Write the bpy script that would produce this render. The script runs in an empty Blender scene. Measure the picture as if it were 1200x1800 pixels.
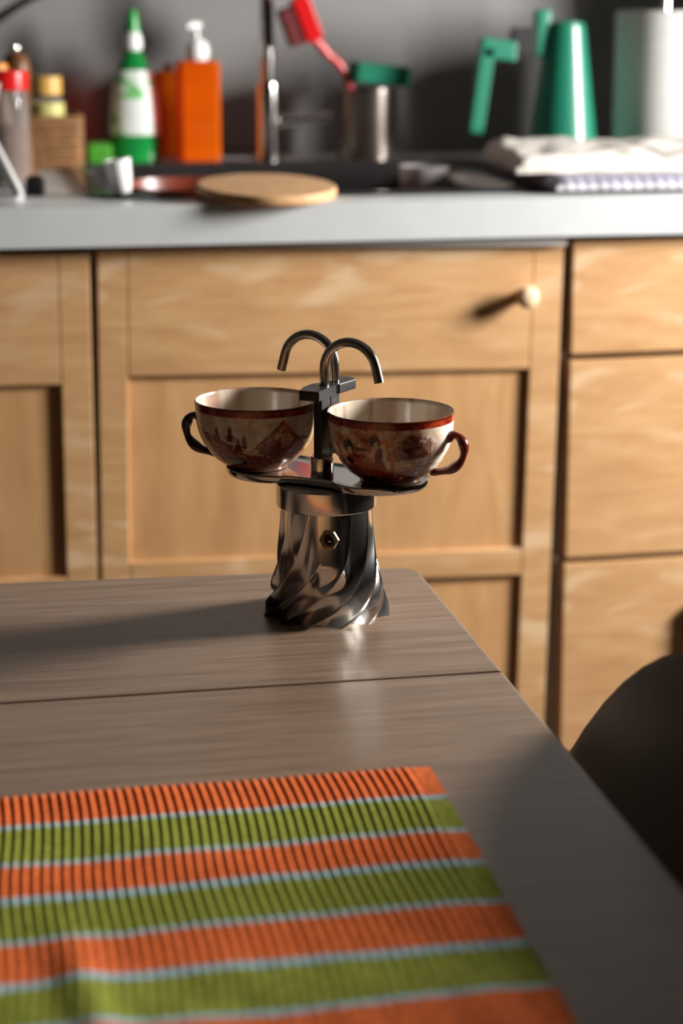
import bpy, bmesh, math, random
from mathutils import Vector, Matrix, noise as mnoise
random.seed(7)
SC = bpy.context.scene
COL = SC.collection
PI = math.pi

# ------------------------------------------------------------------ camera
F, PITCH, YAW = 3500.0, math.radians(14.4), math.radians(11.0)
CAM = Vector((0, 0, 1.13))
FW = Vector((math.sin(YAW)*math.cos(PITCH), math.cos(YAW)*math.cos(PITCH), -math.sin(PITCH)))
RT = Vector((math.cos(YAW), -math.sin(YAW), 0))
UP = RT.cross(FW)
cd = bpy.data.cameras.new('camera'); cam = bpy.data.objects.new('camera', cd); COL.objects.link(cam)
cam.location = CAM
cam.rotation_euler = (PI/2 - PITCH, 0, -YAW)
cd.sensor_fit = 'VERTICAL'; cd.sensor_height = 36; cd.lens = F/1800*36
cd.clip_start = 0.02; cd.clip_end = 50
cd.dof.use_dof = True; cd.dof.focus_distance = 1.315; cd.dof.aperture_fstop = 5.0; cd.dof.aperture_blades = 0
SC.camera = cam

# ------------------------------------------------------------------ world, light, exposure
SC.view_settings.view_transform = 'Standard'; SC.view_settings.look = 'None'
SC.view_settings.gamma = 1.0; SC.view_settings.use_curve_mapping = False
SC.view_settings.exposure = 0.0
W = bpy.data.worlds.new('world'); SC.world = W; W.use_nodes = True
W.node_tree.nodes['Background'].inputs[0].default_value = (.80, .90, 1.0, 1)
W.node_tree.nodes['Background'].inputs[1].default_value = 1.0
WIN_X, WIN_Y, WIN_Z, WIN_W, WIN_H = 1.72, 1.52, 1.31, 0.46, 0.56   # small window in the right wall
def area(name, loc, rot, sx, sy, power, col):
    l = bpy.data.lights.new(name, 'AREA'); l.shape = 'RECTANGLE'; l.size = sx; l.size_y = sy
    l.energy = power; l.color = col
    o = bpy.data.objects.new(name, l); o.location = loc; o.rotation_euler = rot; COL.objects.link(o)
    return o
area('window_daylight', (WIN_X+.07, WIN_Y, WIN_Z), (0, PI/2, 0), WIN_H-.10, WIN_W-.10, 99.0, (1.0, .97, .93))

def onY(x, y, Y):
    d = FW + RT*((x-600)/F) + UP*((900-y)/F); return CAM + d*(Y/d.y)
def onZ(x, y, Z):
    d = FW + RT*((x-600)/F) + UP*((900-y)/F); return CAM + d*((Z-CAM.z)/d.z)

# ------------------------------------------------------------------ materials
def new_mat(name):
    m = bpy.data.materials.new(name); m.use_nodes = True
    nt = m.node_tree; b = nt.nodes['Principled BSDF']
    return m, nt, b
def N(nt, t, **kw):
    n = nt.nodes.new(t)
    for k, v in kw.items(): setattr(n, k, v)
    return n
def lin(c):
    return tuple(((v/255)/12.92 if v/255 <= .04045 else ((v/255+.055)/1.055)**2.4) for v in c)
def rgba(c): return (c[0], c[1], c[2], 1)
def ramp(nt, stops, interp='LINEAR'):
    r = N(nt, 'ShaderNodeValToRGB'); r.color_ramp.interpolation = interp
    e = r.color_ramp.elements
    while len(e) < len(stops): e.new(.5)
    for i, (p, c) in enumerate(stops): e[i].position = p; e[i].color = rgba(c)
    return r
def coords(nt, scale=(1, 1, 1), kind='Object'):
    t = N(nt, 'ShaderNodeTexCoord'); mp = N(nt, 'ShaderNodeMapping'); mp.inputs['Scale'].default_value = scale
    nt.links.new(t.outputs[kind], mp.inputs[0]); return mp.outputs[0]
def simple(name, col, rough=.5, metal=0.0, var=.12, scale=40, bump=0.0, bscale=None, spec=.5, coat=0, stretch=(1, 1, 1)):
    """one colour with fine procedural variation"""
    m, nt, b = new_mat(name)
    c = coords(nt, stretch)
    n = N(nt, 'ShaderNodeTexNoise'); n.inputs['Scale'].default_value = scale; n.inputs['Detail'].default_value = 4
    nt.links.new(c, n.inputs['Vector'])
    lo = tuple(max(0, v*(1-var)) for v in col); hi = tuple(min(1, v*(1+var)) for v in col)
    r = ramp(nt, [(.3, lo), (.7, hi)]); nt.links.new(n.outputs['Fac'], r.inputs[0])
    nt.links.new(r.outputs[0], b.inputs['Base Color'])
    b.inputs['Roughness'].default_value = rough; b.inputs['Metallic'].default_value = metal
    b.inputs['Specular IOR Level'].default_value = spec; b.inputs['Coat Weight'].default_value = coat
    if bump:
        n2 = N(nt, 'ShaderNodeTexNoise'); n2.inputs['Scale'].default_value = bscale or scale*4
        nt.links.new(c, n2.inputs['Vector'])
        bp = N(nt, 'ShaderNodeBump'); bp.inputs['Strength'].default_value = bump; bp.inputs['Distance'].default_value = .002
        nt.links.new(n2.outputs['Fac'], bp.inputs['Height']); nt.links.new(bp.outputs[0], b.inputs['Normal'])
    return m
def printed(name, rough=.2, coat=.4):
    m, nt, b = new_mat(name)
    a = N(nt, 'ShaderNodeAttribute'); a.attribute_name = 'print'
    nt.links.new(a.outputs['Color'], b.inputs['Base Color'])
    b.inputs['Roughness'].default_value = rough; b.inputs['Coat Weight'].default_value = coat
    b.inputs['Coat Roughness'].default_value = .08
    return m
def wood(name, dark, mid, light, stretch, scale=6, rough=.45, figure=0.0, spec=.4, figcol=None):
    m, nt, b = new_mat(name)
    c = coords(nt, stretch)
    n1 = N(nt, 'ShaderNodeTexNoise'); n1.inputs['Scale'].default_value = scale; n1.inputs['Detail'].default_value = 8
    n1.inputs['Roughness'].default_value = .62; n1.inputs['Distortion'].default_value = .6
    nt.links.new(c, n1.inputs['Vector'])
    r = ramp(nt, [(.25, dark), (.5, mid), (.75, light)]); nt.links.new(n1.outputs['Fac'], r.inputs[0])
    out = r.outputs[0]
    if figure:
        c2 = coords(nt, (2.2, 2.2, 7.5))
        n2 = N(nt, 'ShaderNodeTexNoise'); n2.inputs['Scale'].default_value = 2.2; n2.inputs['Detail'].default_value = 2
        n2.inputs['Distortion'].default_value = 1.6
        nt.links.new(c2, n2.inputs['Vector'])
        r2 = ramp(nt, [(.56, (0, 0, 0)), (.68, (figure,)*3)]); nt.links.new(n2.outputs['Fac'], r2.inputs[0])
        mx = N(nt, 'ShaderNodeMix', data_type='RGBA')
        nt.links.new(r2.outputs[0], mx.inputs['Factor']); nt.links.new(out, mx.inputs['A'])
        mx.inputs['B'].default_value = rgba(figcol or light); out = mx.outputs['Result']
    nt.links.new(out, b.inputs['Base Color'])
    b.inputs['Roughness'].default_value = rough; b.inputs['Specular IOR Level'].default_value = spec
    bp = N(nt, 'ShaderNodeBump'); bp.inputs['Strength'].default_value = .08; bp.inputs['Distance'].default_value = .001
    nt.links.new(n1.outputs['Fac'], bp.inputs['Height']); nt.links.new(bp.outputs[0], b.inputs['Normal'])
    return m
def tinted(name, col, clear=.6, rough=.08):
    """see-through coloured plastic or glass: light passes through it tinted"""
    m, nt, b = new_mat(name)
    b.inputs['Base Color'].default_value = rgba(col); b.inputs['Roughness'].default_value = rough
    n = N(nt, 'ShaderNodeTexNoise'); n.inputs['Scale'].default_value = 12
    nt.links.new(coords(nt), n.inputs['Vector'])
    r = ramp(nt, [(.3, tuple(v*.75 for v in col)), (.7, tuple(min(1, v*1.1) for v in col))])
    nt.links.new(n.outputs['Fac'], r.inputs[0]); nt.links.new(r.outputs[0], b.inputs['Base Color'])
    t = N(nt, 'ShaderNodeBsdfTransparent'); t.inputs[0].default_value = rgba(tuple(min(1, v*1.15+.02) for v in col))
    mx = N(nt, 'ShaderNodeMixShader'); mx.inputs[0].default_value = clear
    nt.links.new(b.outputs[0], mx.inputs[1]); nt.links.new(t.outputs[0], mx.inputs[2])
    nt.links.new(mx.outputs[0], nt.nodes['Material Output'].inputs[0])
    return m

M_WALL = simple('grey_wall_paint', (.215, .21, .208), .85, var=.05, scale=5, bump=.1, bscale=120)
M_ROOM = simple('room_paint', (.05, .040, .032), .9, var=.06, scale=4)
M_FLOOR = wood('floor_wood', (.05, .03, .02), (.08, .05, .03), (.11, .07, .045), (1, 10, 1), 4, .5)
M_TABLE = wood('grey_brown_table_laminate', lin((102, 83, 67)), lin((128, 105, 87)), lin((152, 128, 107)), (2.2, 42, 10), 5, .30, spec=.5)
M_TEDGE = simple('table_edge_band', lin((170, 150, 132)), .4, var=.08, scale=60)
M_CAB = wood('pale_beech_veneer', lin((180, 136, 92)), lin((198, 154, 108)), lin((212, 172, 126)), (2, 2, 14), 5, .42, figure=.62, figcol=lin((226, 196, 160)))
M_PANEL = wood('beech_panel_veneer', lin((182, 136, 90)), lin((198, 152, 104)), lin((210, 166, 118)), (10, 2, 2), 4, .45)
M_KNOB = wood('pale_turned_beech', lin((214, 178, 140)), lin((230, 198, 162)), lin((240, 212, 182)), (8, 8, 8), 5, .35)
M_CARC = simple('white_carcass_board', (.62, .60, .58), .6, var=.04)
M_TOP = simple('white_worktop_laminate', lin((200, 203, 204)), .35, var=.03, scale=25)
M_ALU = simple('polished_aluminium', (.86, .83, .80), .175, 1.0, var=.05, scale=30)
M_CHROME = simple('chrome_steel', (.66, .63, .60), .11, 1.0, var=.04, scale=20)
M_TUBE = simple('brushed_steel_tube', (.46, .41, .36), .2, 1.0, var=.06, scale=60)
M_BLACK = simple('black_bakelite', (.016, .016, .017), .36, var=.2, scale=30)
M_BRASS = simple('brass_valve', (.45, .33, .17), .3, 1.0, var=.1)
M_RUBBER = simple('dark_rubber', (.02, .02, .02), .6)
M_CUP = printed('painted_porcelain')
M_CHAIR = simple('black_chair_plastic', (.010, .010, .012), .55, var=.2, scale=80, spec=.25)
M_LEG = simple('black_steel_leg', (.015, .015, .016), .4, var=.1)
M_TLEG = simple('table_leg_paint', lin((100, 84, 72)), .5)
M_SINK = simple('dark_sink_steel', (.055, .050, .052), .22, .6, var=.1, scale=15)
M_CORK = wood('pale_cork_wood', lin((176, 132, 92)), lin((196, 152, 108)), lin((208, 168, 124)), (6, 6, 6), 8, .6)
M_RED = simple('red_plastic', lin((190, 22, 22)), .25, var=.08)
M_BRIST = simple('dark_red_bristles', lin((90, 12, 16)), .8, var=.3, scale=200)
M_TEAL = simple('teal_enamel', lin((24, 112, 88)), .38, var=.06, scale=8, coat=.3)
M_TEALSP = simple('teal_scourer', lin((10, 108, 82)), .9, var=.3, scale=150, bump=.6)
M_GREEN = tinted('green_bottle_plastic', lin((30, 150, 70)), .25)
M_GREENCAP = simple('green_cap_plastic', lin((30, 150, 60)), .3)
M_WHITE = simple('white_plastic', (.78, .78, .76), .3, var=.03)
M_ORANGE = tinted("orange_liquid_plastic", lin((240, 110, 14)), .45)
M_AMBER = tinted('amber_plastic', lin((215, 110, 20)), .45)
M_GLASS = tinted('clear_jar_glass', (.70, .68, .66), .88, .05)
M_OCHRE = simple('ochre_lid', lin((205, 160, 78)), .45)
M_LIME = simple('yellow_green_label', lin((190, 185, 110)), .5)
M_SPICE = simple('brown_jar_contents', lin((128, 84, 66)), .9, var=.4, scale=160)
M_WICK = simple('brown_wicker', lin((140, 100, 62)), .75, var=.3, scale=90)
M_MILL = wood('dark_turned_wood', lin((70, 42, 20)), lin((105, 66, 34)), lin((140, 92, 48)), (6, 6, 2), 5, .4)
M_PAPER = simple('white_kitchen_paper', (.52, .52, .50), .9, var=.04, scale=60, bump=.3, bscale=500)
M_CREAM = simple('cream_tea_towel', (.66, .61, .56), .95, var=.12, scale=30, bump=.5, bscale=900)
M_BLOCKER = simple('black_blocker_enamel', (.010, .009, .010), .45, var=.2, scale=20, spec=.3)  # only for the added out-of-view box that blocks window light
M_PAN = simple('red_brown_enamel', lin((110, 48, 32)), .3)
M_CABLE = simple('black_cable_rubber', (.012, .012, .012), .6)
M_SPONGE = simple('bright_green_sponge', lin((70, 150, 40)), .95, var=.25, scale=180, bump=.6)
M_WFRAME = simple('white_window_frame', (.7, .7, .68), .5)

def mat_label():
    m, nt, b = new_mat('white_bottle_label')
    n = N(nt, 'ShaderNodeTexNoise'); n.inputs['Scale'].default_value = 32; n.inputs['Detail'].default_value = 1
    nt.links.new(coords(nt, (1, 1, 1.8)), n.inputs['Vector'])
    r = ramp(nt, [(0, (.68, .72, .70)), (.56, (.66, .70, .68)), (.64, lin((120, 190, 110))), (.74, lin((80, 150, 110)))])
    nt.links.new(n.outputs['Fac'], r.inputs[0]); nt.links.new(r.outputs[0], b.inputs['Base Color'])
    b.inputs['Roughness'].default_value = .45
    return m
M_LABEL = mat_label()
def mat_gingham():
    m, nt, b = new_mat('blue_white_gingham')
    t = N(nt, 'ShaderNodeTexCoord'); s = N(nt, 'ShaderNodeSeparateXYZ'); nt.links.new(t.outputs['Object'], s.inputs[0])
    fac = []
    for ax in ('X', 'Y'):
        mu = N(nt, 'ShaderNodeMath', operation='MULTIPLY'); mu.inputs[1].default_value = 2*PI/.0124
        nt.links.new(s.outputs[ax], mu.inputs[0])
        si = N(nt, 'ShaderNodeMath', operation='SINE'); nt.links.new(mu.outputs[0], si.inputs[0])
        g = N(nt, 'ShaderNodeMath', operation='GREATER_THAN'); g.inputs[1].default_value = 0; nt.links.new(si.outputs[0], g.inputs[0])
        fac.append(g)
    ad = N(nt, 'ShaderNodeMath', operation='ADD'); nt.links.new(fac[0].outputs[0], ad.inputs[0]); nt.links.new(fac[1].outputs[0], ad.inputs[1])
    hf = N(nt, 'ShaderNodeMath', operation='MULTIPLY'); hf.inputs[1].default_value = .5; nt.links.new(ad.outputs[0], hf.inputs[0])
    r = ramp(nt, [(0, (.56, .54, .54)), (.5, (.30, .29, .36)), (1, (.12, .12, .22))]); nt.links.new(hf.outputs[0], r.inputs[0])
    nt.links.new(r.outputs[0], b.inputs['Base Color']); b.inputs['Roughness'].default_value = .95
    return m
M_GING = mat_gingham()

# ------------------------------------------------------------------ mesh helpers
def obj(name, verts, faces, mat, parent=None, smooth=None, loc=None, kind=None):
    me = bpy.data.meshes.new(name); me.from_pydata([tuple(v) for v in verts], [], faces)
    me.validate(); me.update()
    bm = bmesh.new(); bm.from_mesh(me); bmesh.ops.recalc_face_normals(bm, faces=bm.faces[:]); bm.to_mesh(me); bm.free()
    return link(name, me, mat, parent, smooth, loc, kind)
def link(name, me, mat, parent=None, smooth=None, loc=None, kind=None, wn=False):
    me.materials.append(mat)
    if smooth is not None:
        me.shade_smooth()
        me.set_sharp_from_angle(angle=math.radians(smooth))
    o = bpy.data.objects.new(name, me); COL.objects.link(o)
    if wn:
        md = o.modifiers.new('flat_faces', 'WEIGHTED_NORMAL'); md.keep_sharp = True; md.weight = 100
    if parent: o.parent = parent
    if loc: o.location = loc
    if kind: o['kind'] = kind
    return o
def objbm(name, bm, mat, parent=None, smooth=None, loc=None, kind=None):
    bmesh.ops.recalc_face_normals(bm, faces=bm.faces[:])
    me = bpy.data.meshes.new(name); bm.to_mesh(me); bm.free()
    return link(name, me, mat, parent, smooth, loc, kind, wn=smooth is not None)
def box_bm(x0, x1, y0, y1, z0, z1, bev=0.0, seg=2):
    bm = bmesh.new()
    vs = [bm.verts.new((x, y, z)) for z in (z0, z1) for y in (y0, y1) for x in (x0, x1)]
    for f in ((0, 1, 3, 2), (4, 6, 7, 5), (0, 4, 5, 1), (2, 3, 7, 6), (0, 2, 6, 4), (1, 5, 7, 3)):
        bm.faces.new([vs[i] for i in f])
    if bev:
        bmesh.ops.bevel(bm, geom=bm.edges[:], offset=bev, segments=seg, profile=.5, affect='EDGES')
    return bm
def add_box(bm, x0, x1, y0, y1, z0, z1):
    vs = [bm.verts.new((x, y, z)) for z in (z0, z1) for y in (y0, y1) for x in (x0, x1)]
    for f in ((0, 1, 3, 2), (4, 6, 7, 5), (0, 4, 5, 1), (2, 3, 7, 6), (0, 2, 6, 4), (1, 5, 7, 3)):
        bm.faces.new([vs[i] for i in f])
def box(name, x0, x1, y0, y1, z0, z1, mat, parent=None, bev=.0015, seg=2, kind=None):
    return objbm(name, box_bm(x0, x1, y0, y1, z0, z1, bev, seg), mat, parent, 40 if bev else None, kind=kind)
def lathe_data(prof, n=48, sx=1, sy=1):
    V, Fc = [], []
    closed0 = prof[0][0] < 1e-6; closed1 = prof[-1][0] < 1e-6
    rings = []
    for (r, z) in prof:
        if r < 1e-6:
            rings.append([len(V)]); V.append((0, 0, z))
        else:
            rings.append(list(range(len(V), len(V)+n)))
            V += [(r*math.cos(2*PI*k/n)*sx, r*math.sin(2*PI*k/n)*sy, z) for k in range(n)]
    for a, b in zip(rings, rings[1:]):
        if len(a) == 1 and len(b) == 1: continue
        for k in range(n):
            k2 = (k+1) % n
            if len(a) == 1: Fc.append((a[0], b[k2], b[k]))
            elif len(b) == 1: Fc.append((a[k], a[k2], b[0]))
            else: Fc.append((a[k], a[k2], b[k2], b[k]))
    return V, Fc
def lathe(name, prof, mat, parent=None, n=48, sx=1, sy=1, smooth=40, loc=None):
    V, Fc = lathe_data(prof, n, sx, sy)
    o = obj(name, V, Fc, mat, parent, smooth, loc)
    md = o.modifiers.new('flat_faces', 'WEIGHTED_NORMAL'); md.keep_sharp = True; md.weight = 100
    return o
def tube_data(pts, rad, n=14, flat=1.0, side=None):
    pts = [Vector(p) for p in pts]; V, Fc = [], []
    m = len(pts); prev = None
    for i, p in enumerate(pts):
        t = (pts[min(i+1, m-1)] - pts[max(i-1, 0)]).normalized()
        if prev is None:
            a = Vector(side) if side else (Vector((0, 0, 1)) if abs(t.z) < .9 else Vector((1, 0, 0)))
        else: a = prev
        a = (a - t*a.dot(t)).normalized(); prev = a; b = t.cross(a)
        r = rad[i] if isinstance(rad, (list, tuple)) else rad
        V += [p + a*(r*math.cos(2*PI*k/n)) + b*(r*flat*math.sin(2*PI*k/n)) for k in range(n)]
    for i in range(m-1):
        for k in range(n):
            k2 = (k+1) % n
            Fc.append((i*n+k, i*n+k2, (i+1)*n+k2, (i+1)*n+k))
    Fc.append(tuple(range(n))); Fc.append(tuple((m-1)*n+k for k in range(n)))
    return V, Fc
def tube(name, pts, rad, mat, parent=None, n=14, flat=1.0, side=None, loc=None):
    V, Fc = tube_data(pts, rad, n, flat, side)
    return obj(name, V, Fc, mat, parent, 50, loc)
def spline(P, n=8):
    P = [Vector(p) for p in P]; out = []
    for i in range(len(P)-1):
        p0, p1, p2, p3 = P[max(i-1, 0)], P[i], P[i+1], P[min(i+2, len(P)-1)]
        for k in range(n):
            t = k/n
            out.append(.5*((2*p1)+(p2-p0)*t+(2*p0-5*p1+4*p2-p3)*t*t+(3*p1-p0-3*p2+p3)*t**3))
    out.append(P[-1]); return out
def prism(name, poly, z0, z1, mat, parent=None, bev=.0006):
    bm = bmesh.new()
    lo = [bm.verts.new((x, y, z0)) for x, y in poly]; hi = [bm.verts.new((x, y, z1)) for x, y in poly]
    bm.faces.new(lo[::-1]); bm.faces.new(hi); n = len(poly)
    for i in range(n): bm.faces.new((lo[i], lo[(i+1) % n], hi[(i+1) % n], hi[i]))
    if bev: bmesh.ops.bevel(bm, geom=bm.edges[:], offset=bev, segments=2, profile=.5, affect='EDGES')
    return objbm(name, bm, mat, parent, 35)
def tag(o, label, cat, group=None):
    o['label'] = label; o['category'] = cat
    if group: o['group'] = group
    return o
def thing(name, label, cat, loc=(0, 0, 0), rz=0, group=None):
    o = bpy.data.objects.new(name, None); COL.objects.link(o); o.empty_display_size = .05
    o.location = loc; o.rotation_euler = (0, 0, rz)
    return tag(o, label, cat, group)

# ------------------------------------------------------------------ room shell
ZC = .932            # worktop height
YF, YD, YW = 2.0, 2.02, 2.66   # worktop front, door fronts, back wall
XL, XR, YB, HC = -2.3, WIN_X, -2.2, 2.5
box('floor', XL-.1, XR+.2, YB-.1, YW+.1, -.05, 0, M_FLOOR, bev=0, kind='structure')
box('ceiling', XL-.1, XR+.2, YB-.1, YW+.1, HC, HC+.05, M_ROOM, bev=0, kind='structure')
box('wall_back', XL-.1, XR+.2, YW, YW+.1, 0, HC, M_WALL, bev=0, kind='structure')
box('wall_left', XL-.1, XL, YB, YW, 0, HC, M_ROOM, bev=0, kind='structure')
box('wall_front', XL-.1, XR+.2, YB-.1, YB, 0, HC, M_ROOM, bev=0, kind='structure')
bm = bmesh.new()
wy0, wy1, wz0, wz1 = WIN_Y-WIN_W/2, WIN_Y+WIN_W/2, WIN_Z-WIN_H/2, WIN_Z+WIN_H/2
for a in ((YB, wy0, 0, HC), (wy1, YW, 0, HC), (wy0, wy1, 0, wz0), (wy0, wy1, wz1, HC)):
    add_box(bm, XR, XR+.12, a[0], a[1], a[2], a[3])
objbm('wall_right', bm, M_ROOM, kind='structure')
bm = bmesh.new(); fx0, fx1 = XR+.03, XR+.06
for a in ((wy0, wy0+.03, wz0, wz1), (wy1-.03, wy1, wz0, wz1), (wy0+.03, wy1-.03, wz0, wz0+.03), (wy0+.03, wy1-.03, wz1-.03, wz1)):
    add_box(bm, fx0, fx1, *a)
win = objbm('window_1', bm, M_WFRAME, kind='structure')
box('pane', XR+.042, XR+.046, wy0+.03, wy1-.03, wz0+.03, wz1-.03, tinted('window_glass', (.95, .97, .97), .95, .02), win, bev=0)

# ------------------------------------------------------------------ table
TZ = .73
tb = thing('dining_table', 'grey-brown wooden table with a seam near its far end, coffee maker standing on it', 'table', (0, 0, 0))
XE = .318
def slab(name, poly, z0, z1, mat, bev=.0018): return prism(name, poly, z0, z1, mat, tb, bev)
slab('table_leaf', [(-.75, 1.125), (XE, 1.125), (XE, 1.350), (XE-.003, 1.3575), (XE-.010, 1.3615), (-.75, 1.415)], TZ-.022, TZ, M_TABLE, .0012)
slab('tabletop', [(-.75, .18), (XE, .18), (XE, 1.1228), (-.75, 1.1228)], TZ-.022, TZ, M_TABLE, .0012)
box('edge_band', XE+.0001, XE+.0009, .182, 1.1222, TZ-.021, TZ-.0006, M_TEDGE, tb, 0)
box('edge_band', XE+.0001, XE+.0009, 1.1256, 1.348, TZ-.021, TZ-.0006, M_TEDGE, tb, 0)
slab('leaf_support', [(-.70, 1.02), (.25, 1.02), (.25, 1.30), (-.70, 1.30)], TZ-.034, TZ-.0222, M_TLEG, .001)
bm = bmesh.new()
for a in ((-.68, .25, .26, .28), (-.68, .25, 1.26, 1.28), (-.68, -.66, .28, 1.26), (.23, .25, .28, 1.26)):
    add_box(bm, a[0], a[1], a[2], a[3], TZ-.10, TZ-.0342)
objbm('apron', bm, M_TLEG, tb)
for (x, y) in ((-.70, .24), (.22, .24), (-.70, 1.25), (.22, 1.25)):
    box('leg', x, x+.05, y, y+.05, 0, TZ-.0345, M_TLEG, tb, .003)

# ------------------------------------------------------------------ coffee maker
MX, MY = .2351, 1.2683
mk = thing('coffee_maker', 'small polished aluminium stovetop coffee maker with swirled fins and two bent spouts on the table', 'coffee maker', (MX, MY, TZ))
U = Vector((.786, -.618, 0)); Wd = Vector((.618, .786, 0))
# finned base
FS = [0, .06, .12, .19, .26, .33, .40, .47, .54, .61, .67, .73, .78, .82, .86, .89, .91, .925, .94, .95, .96, .97, .98, .99]   # samples across one fin, dense at its ridge
NF, NZ = 12, 72; NT = NF*len(FS)
VIEW = math.atan2(-MY, -MX)      # towards the camera
V, Fc = [], []
H0 = .0745
def smst(a, b, x):
    t = min(1, max(0, (x-a)/(b-a))); return t*t*(3-2*t)
def dang(a, b):
    return (a-b+PI) % (2*PI) - PI
VALVE_A = VIEW + .09
for j in range(NZ+1):
    z = H0*j/NZ; t = 1 - z/H0             # t: 0 top, 1 bottom
    rout = .0302 + .0042*t + .0094*t**2.2
    tw = 1.42*(0.13*t + .87*t**2.7)       # fins sweep clockwise seen from the camera
    for k in range(NT):
        f = FS[k % len(FS)]                # mesh lines follow the fins; ridge near f = .95
        th = VIEW + .10 + 2*PI*(k//len(FS) + f)/NF - tw
        prof = f**2.2*(1 - smst(.955, 1.0, f))
        amp = .0016 + .0082*smst(.02, .9, t)
        damp = 1 - smst(.52, .20, abs(dang(th, VALVE_A)))*(1-smst(.45, .75, t))
        amp *= damp
        r = rout - amp*(1-prof)
        r += .0009*math.exp(-((f-.95)/.028)**2)*damp*(.3+.7*t)
        V.append((r*math.cos(th)+.0012, r*math.sin(th), z))
for j in range(NZ):
    for k in range(NT):
        k2 = (k+1) % NT
        Fc.append((j*NT+k, j*NT+k2, (j+1)*NT+k2, (j+1)*NT+k))
c0 = len(V); V.append((0, 0, .003)); c1 = len(V); V.append((0, 0, H0))
for k in range(NT):
    k2 = (k+1) % NT
    Fc.append((c0, k2, k)); Fc.append((c1, NZ*NT+k, NZ*NT+k2))
obj('finned_base', V, Fc, M_ALU, mk, 60)
lathe('collar', [(0, .0735), (.0300, .0735), (.0330, .0742), (.0336, .0752), (.0336, .0885), (.0330, .0895), (0, .0895)], M_ALU, mk, 64, loc=(.0012, 0, 0))
# safety valve
vd = Vector((math.cos(VALVE_A), math.sin(VALVE_A), .12)).normalized()
def along(prof, n):
    V, Fc = lathe_data(prof, n); q = vd.to_track_quat('Z', 'Y')
    o = Vector((math.cos(VALVE_A)*.0305, math.sin(VALVE_A)*.0305, .058))
    return [q @ Vector(v) + o for v in V], Fc
valve = obj('safety_valve', *along([(0, -.002), (.0066, -.002), (.0066, .0032), (.0058, .0040), (0, .0040)], 6), M_BRASS, mk, 30)
obj('valve_ring', *along([(0, .0040), (.0038, .0040), (.0038, .0058), (.0026, .0062), (.0024, .0050), (0, .0048)], 24), M_RUBBER, valve, 40)
obj('valve_pin', *along([(0, .0046), (.0012, .0046), (.0011, .0066), (0, .0069)], 16), M_CHROME, valve, 40)
# tray of two round lobes
cR, cL, rl = Vector((.033, -.0175)), Vector((-.028, .0300)), .0325
def tray_outline(off=0.0, n=40):
    ax = (cR-cL); L = ax.length; ax.normalize(); pr = Vector((-ax.y, ax.x))
    pts = []; r = rl+off
    wst = .0225+off
    a0 = math.radians(48)
    def arc(c, s, e, m): return [c + ax*(r*math.cos(s+(e-s)*i/m)) + pr*(r*math.sin(s+(e-s)*i/m)) for i in range(m+1)]
    pts += arc(cR, -(PI-a0), PI-a0, n)
    p0 = pts[-1]; mid = (cR+cL)/2 + pr*wst; pL = cL + ax*(r*math.cos(a0)) + pr*(r*math.sin(a0))
    for i in range(1, 12):
        t = i/12; pts.append((1-t)**2*p0 + 2*t*(1-t)*(2*mid-(p0+pL)/2) + t*t*pL)
    arcL = arc(cL, a0, 2*PI-a0, n); pts += arcL
    q0 = arcL[-1]; q1 = pts[0]; mid = (cR+cL)/2 - pr*wst
    for i in range(1, 12):
        t = i/12; pts.append((1-t)**2*q0 + 2*t*(1-t)*(2*mid-(q0+q1)/2) + t*t*q1)
    return pts
prof = [(-.010, .0900), (-.001, .0902), (.0, .0908), (.0008, .0925), (.0014, .0945), (.0010, .0957), (.0, .0955), (-.0012, .0942), (-.004, .0938), (-.010, .0938)]
V, Fc = [], []
for off, z in prof: V += [(p.x, p.y, z) for p in tray_outline(off)]
n = len(tray_outline()); m = len(prof)
for i in range(m-1):
    for k in range(n):
        Fc.append((i*n+k, i*n+(k+1) % n, (i+1)*n+(k+1) % n, (i+1)*n+k))
Fc.append(tuple(range(n))); Fc.append(tuple((m-1)*n+k for k in range(n)))
obj('cup_tray', V, Fc, M_CHROME, mk, 45)
# column: steel foot, two black square posts, wing grip, two spouts
PC = Vector((.0025, .0060, 0))
lathe('column_foot', [(0, .0936), (.0080, .0936), (.0080, .1062), (.0074, .1072), (0, .1072)], M_CHROME, mk, 40, 1, 1, loc=(PC.x-.004, PC.y-.004, 0))
rot = math.atan2(U.y, U.x)
for s in (-1, 1):
    bmx = box_bm(-.0032, .0032, -.0062, .0062, .0, .044, .0008)
    p = objbm('post', bmx, M_BLACK, mk, 40); c = PC + Wd*(s*.0066)
    p.location = (c.x, c.y, .1065); p.rotation_euler = (0, 0, rot)
zt = .1548
prism('wing_grip', [(-.0195, -.0140), (-.0150, -.0040), (-.0077, .0080), (.0082, .0150), (.0105, .0033), (.0082, .0028), (-.0075, -.0218)], zt-.0066, zt, M_BLACK, mk)
prism('wing_grip', [(.0108, .0030), (.0250, .0190), (.0245, .0250), (.0215, .0300), (.0120, .0290), (.0060, .0170)], zt-.0066, zt, M_BLACK, mk)
def spout(sgn, base_off, zt_tip, uo=0.0):
    b = PC + Wd*base_off + U*uo
    pts = [(0, .150), (0, .158), (0, .1655)]
    cx, cz, R = .0190, .1660, .0190
    for i in range(1, 15):
        a = PI - (PI-math.radians(15))*i/14
        pts.append((cx+R*math.cos(a), cz+R*math.sin(a)))
    ex, ez = pts[-1]
    dx, dz = math.sin(math.radians(15)), -math.cos(math.radians(15))
    Lt = (ez-zt_tip)/-dz
    for q in (.33, .66, 1.0): pts.append((ex+dx*Lt*q, ez+dz*Lt*q))
    P = [b + U*(sgn*s) + Vector((0, 0, z)) for s, z in pts]
    return tube('spout', P, .0032, M_TUBE, mk, 18, side=tuple(Wd))
spout(1, -.0066, .1600, .0018); spout(-1, .0095, .1595, .0012)

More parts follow.
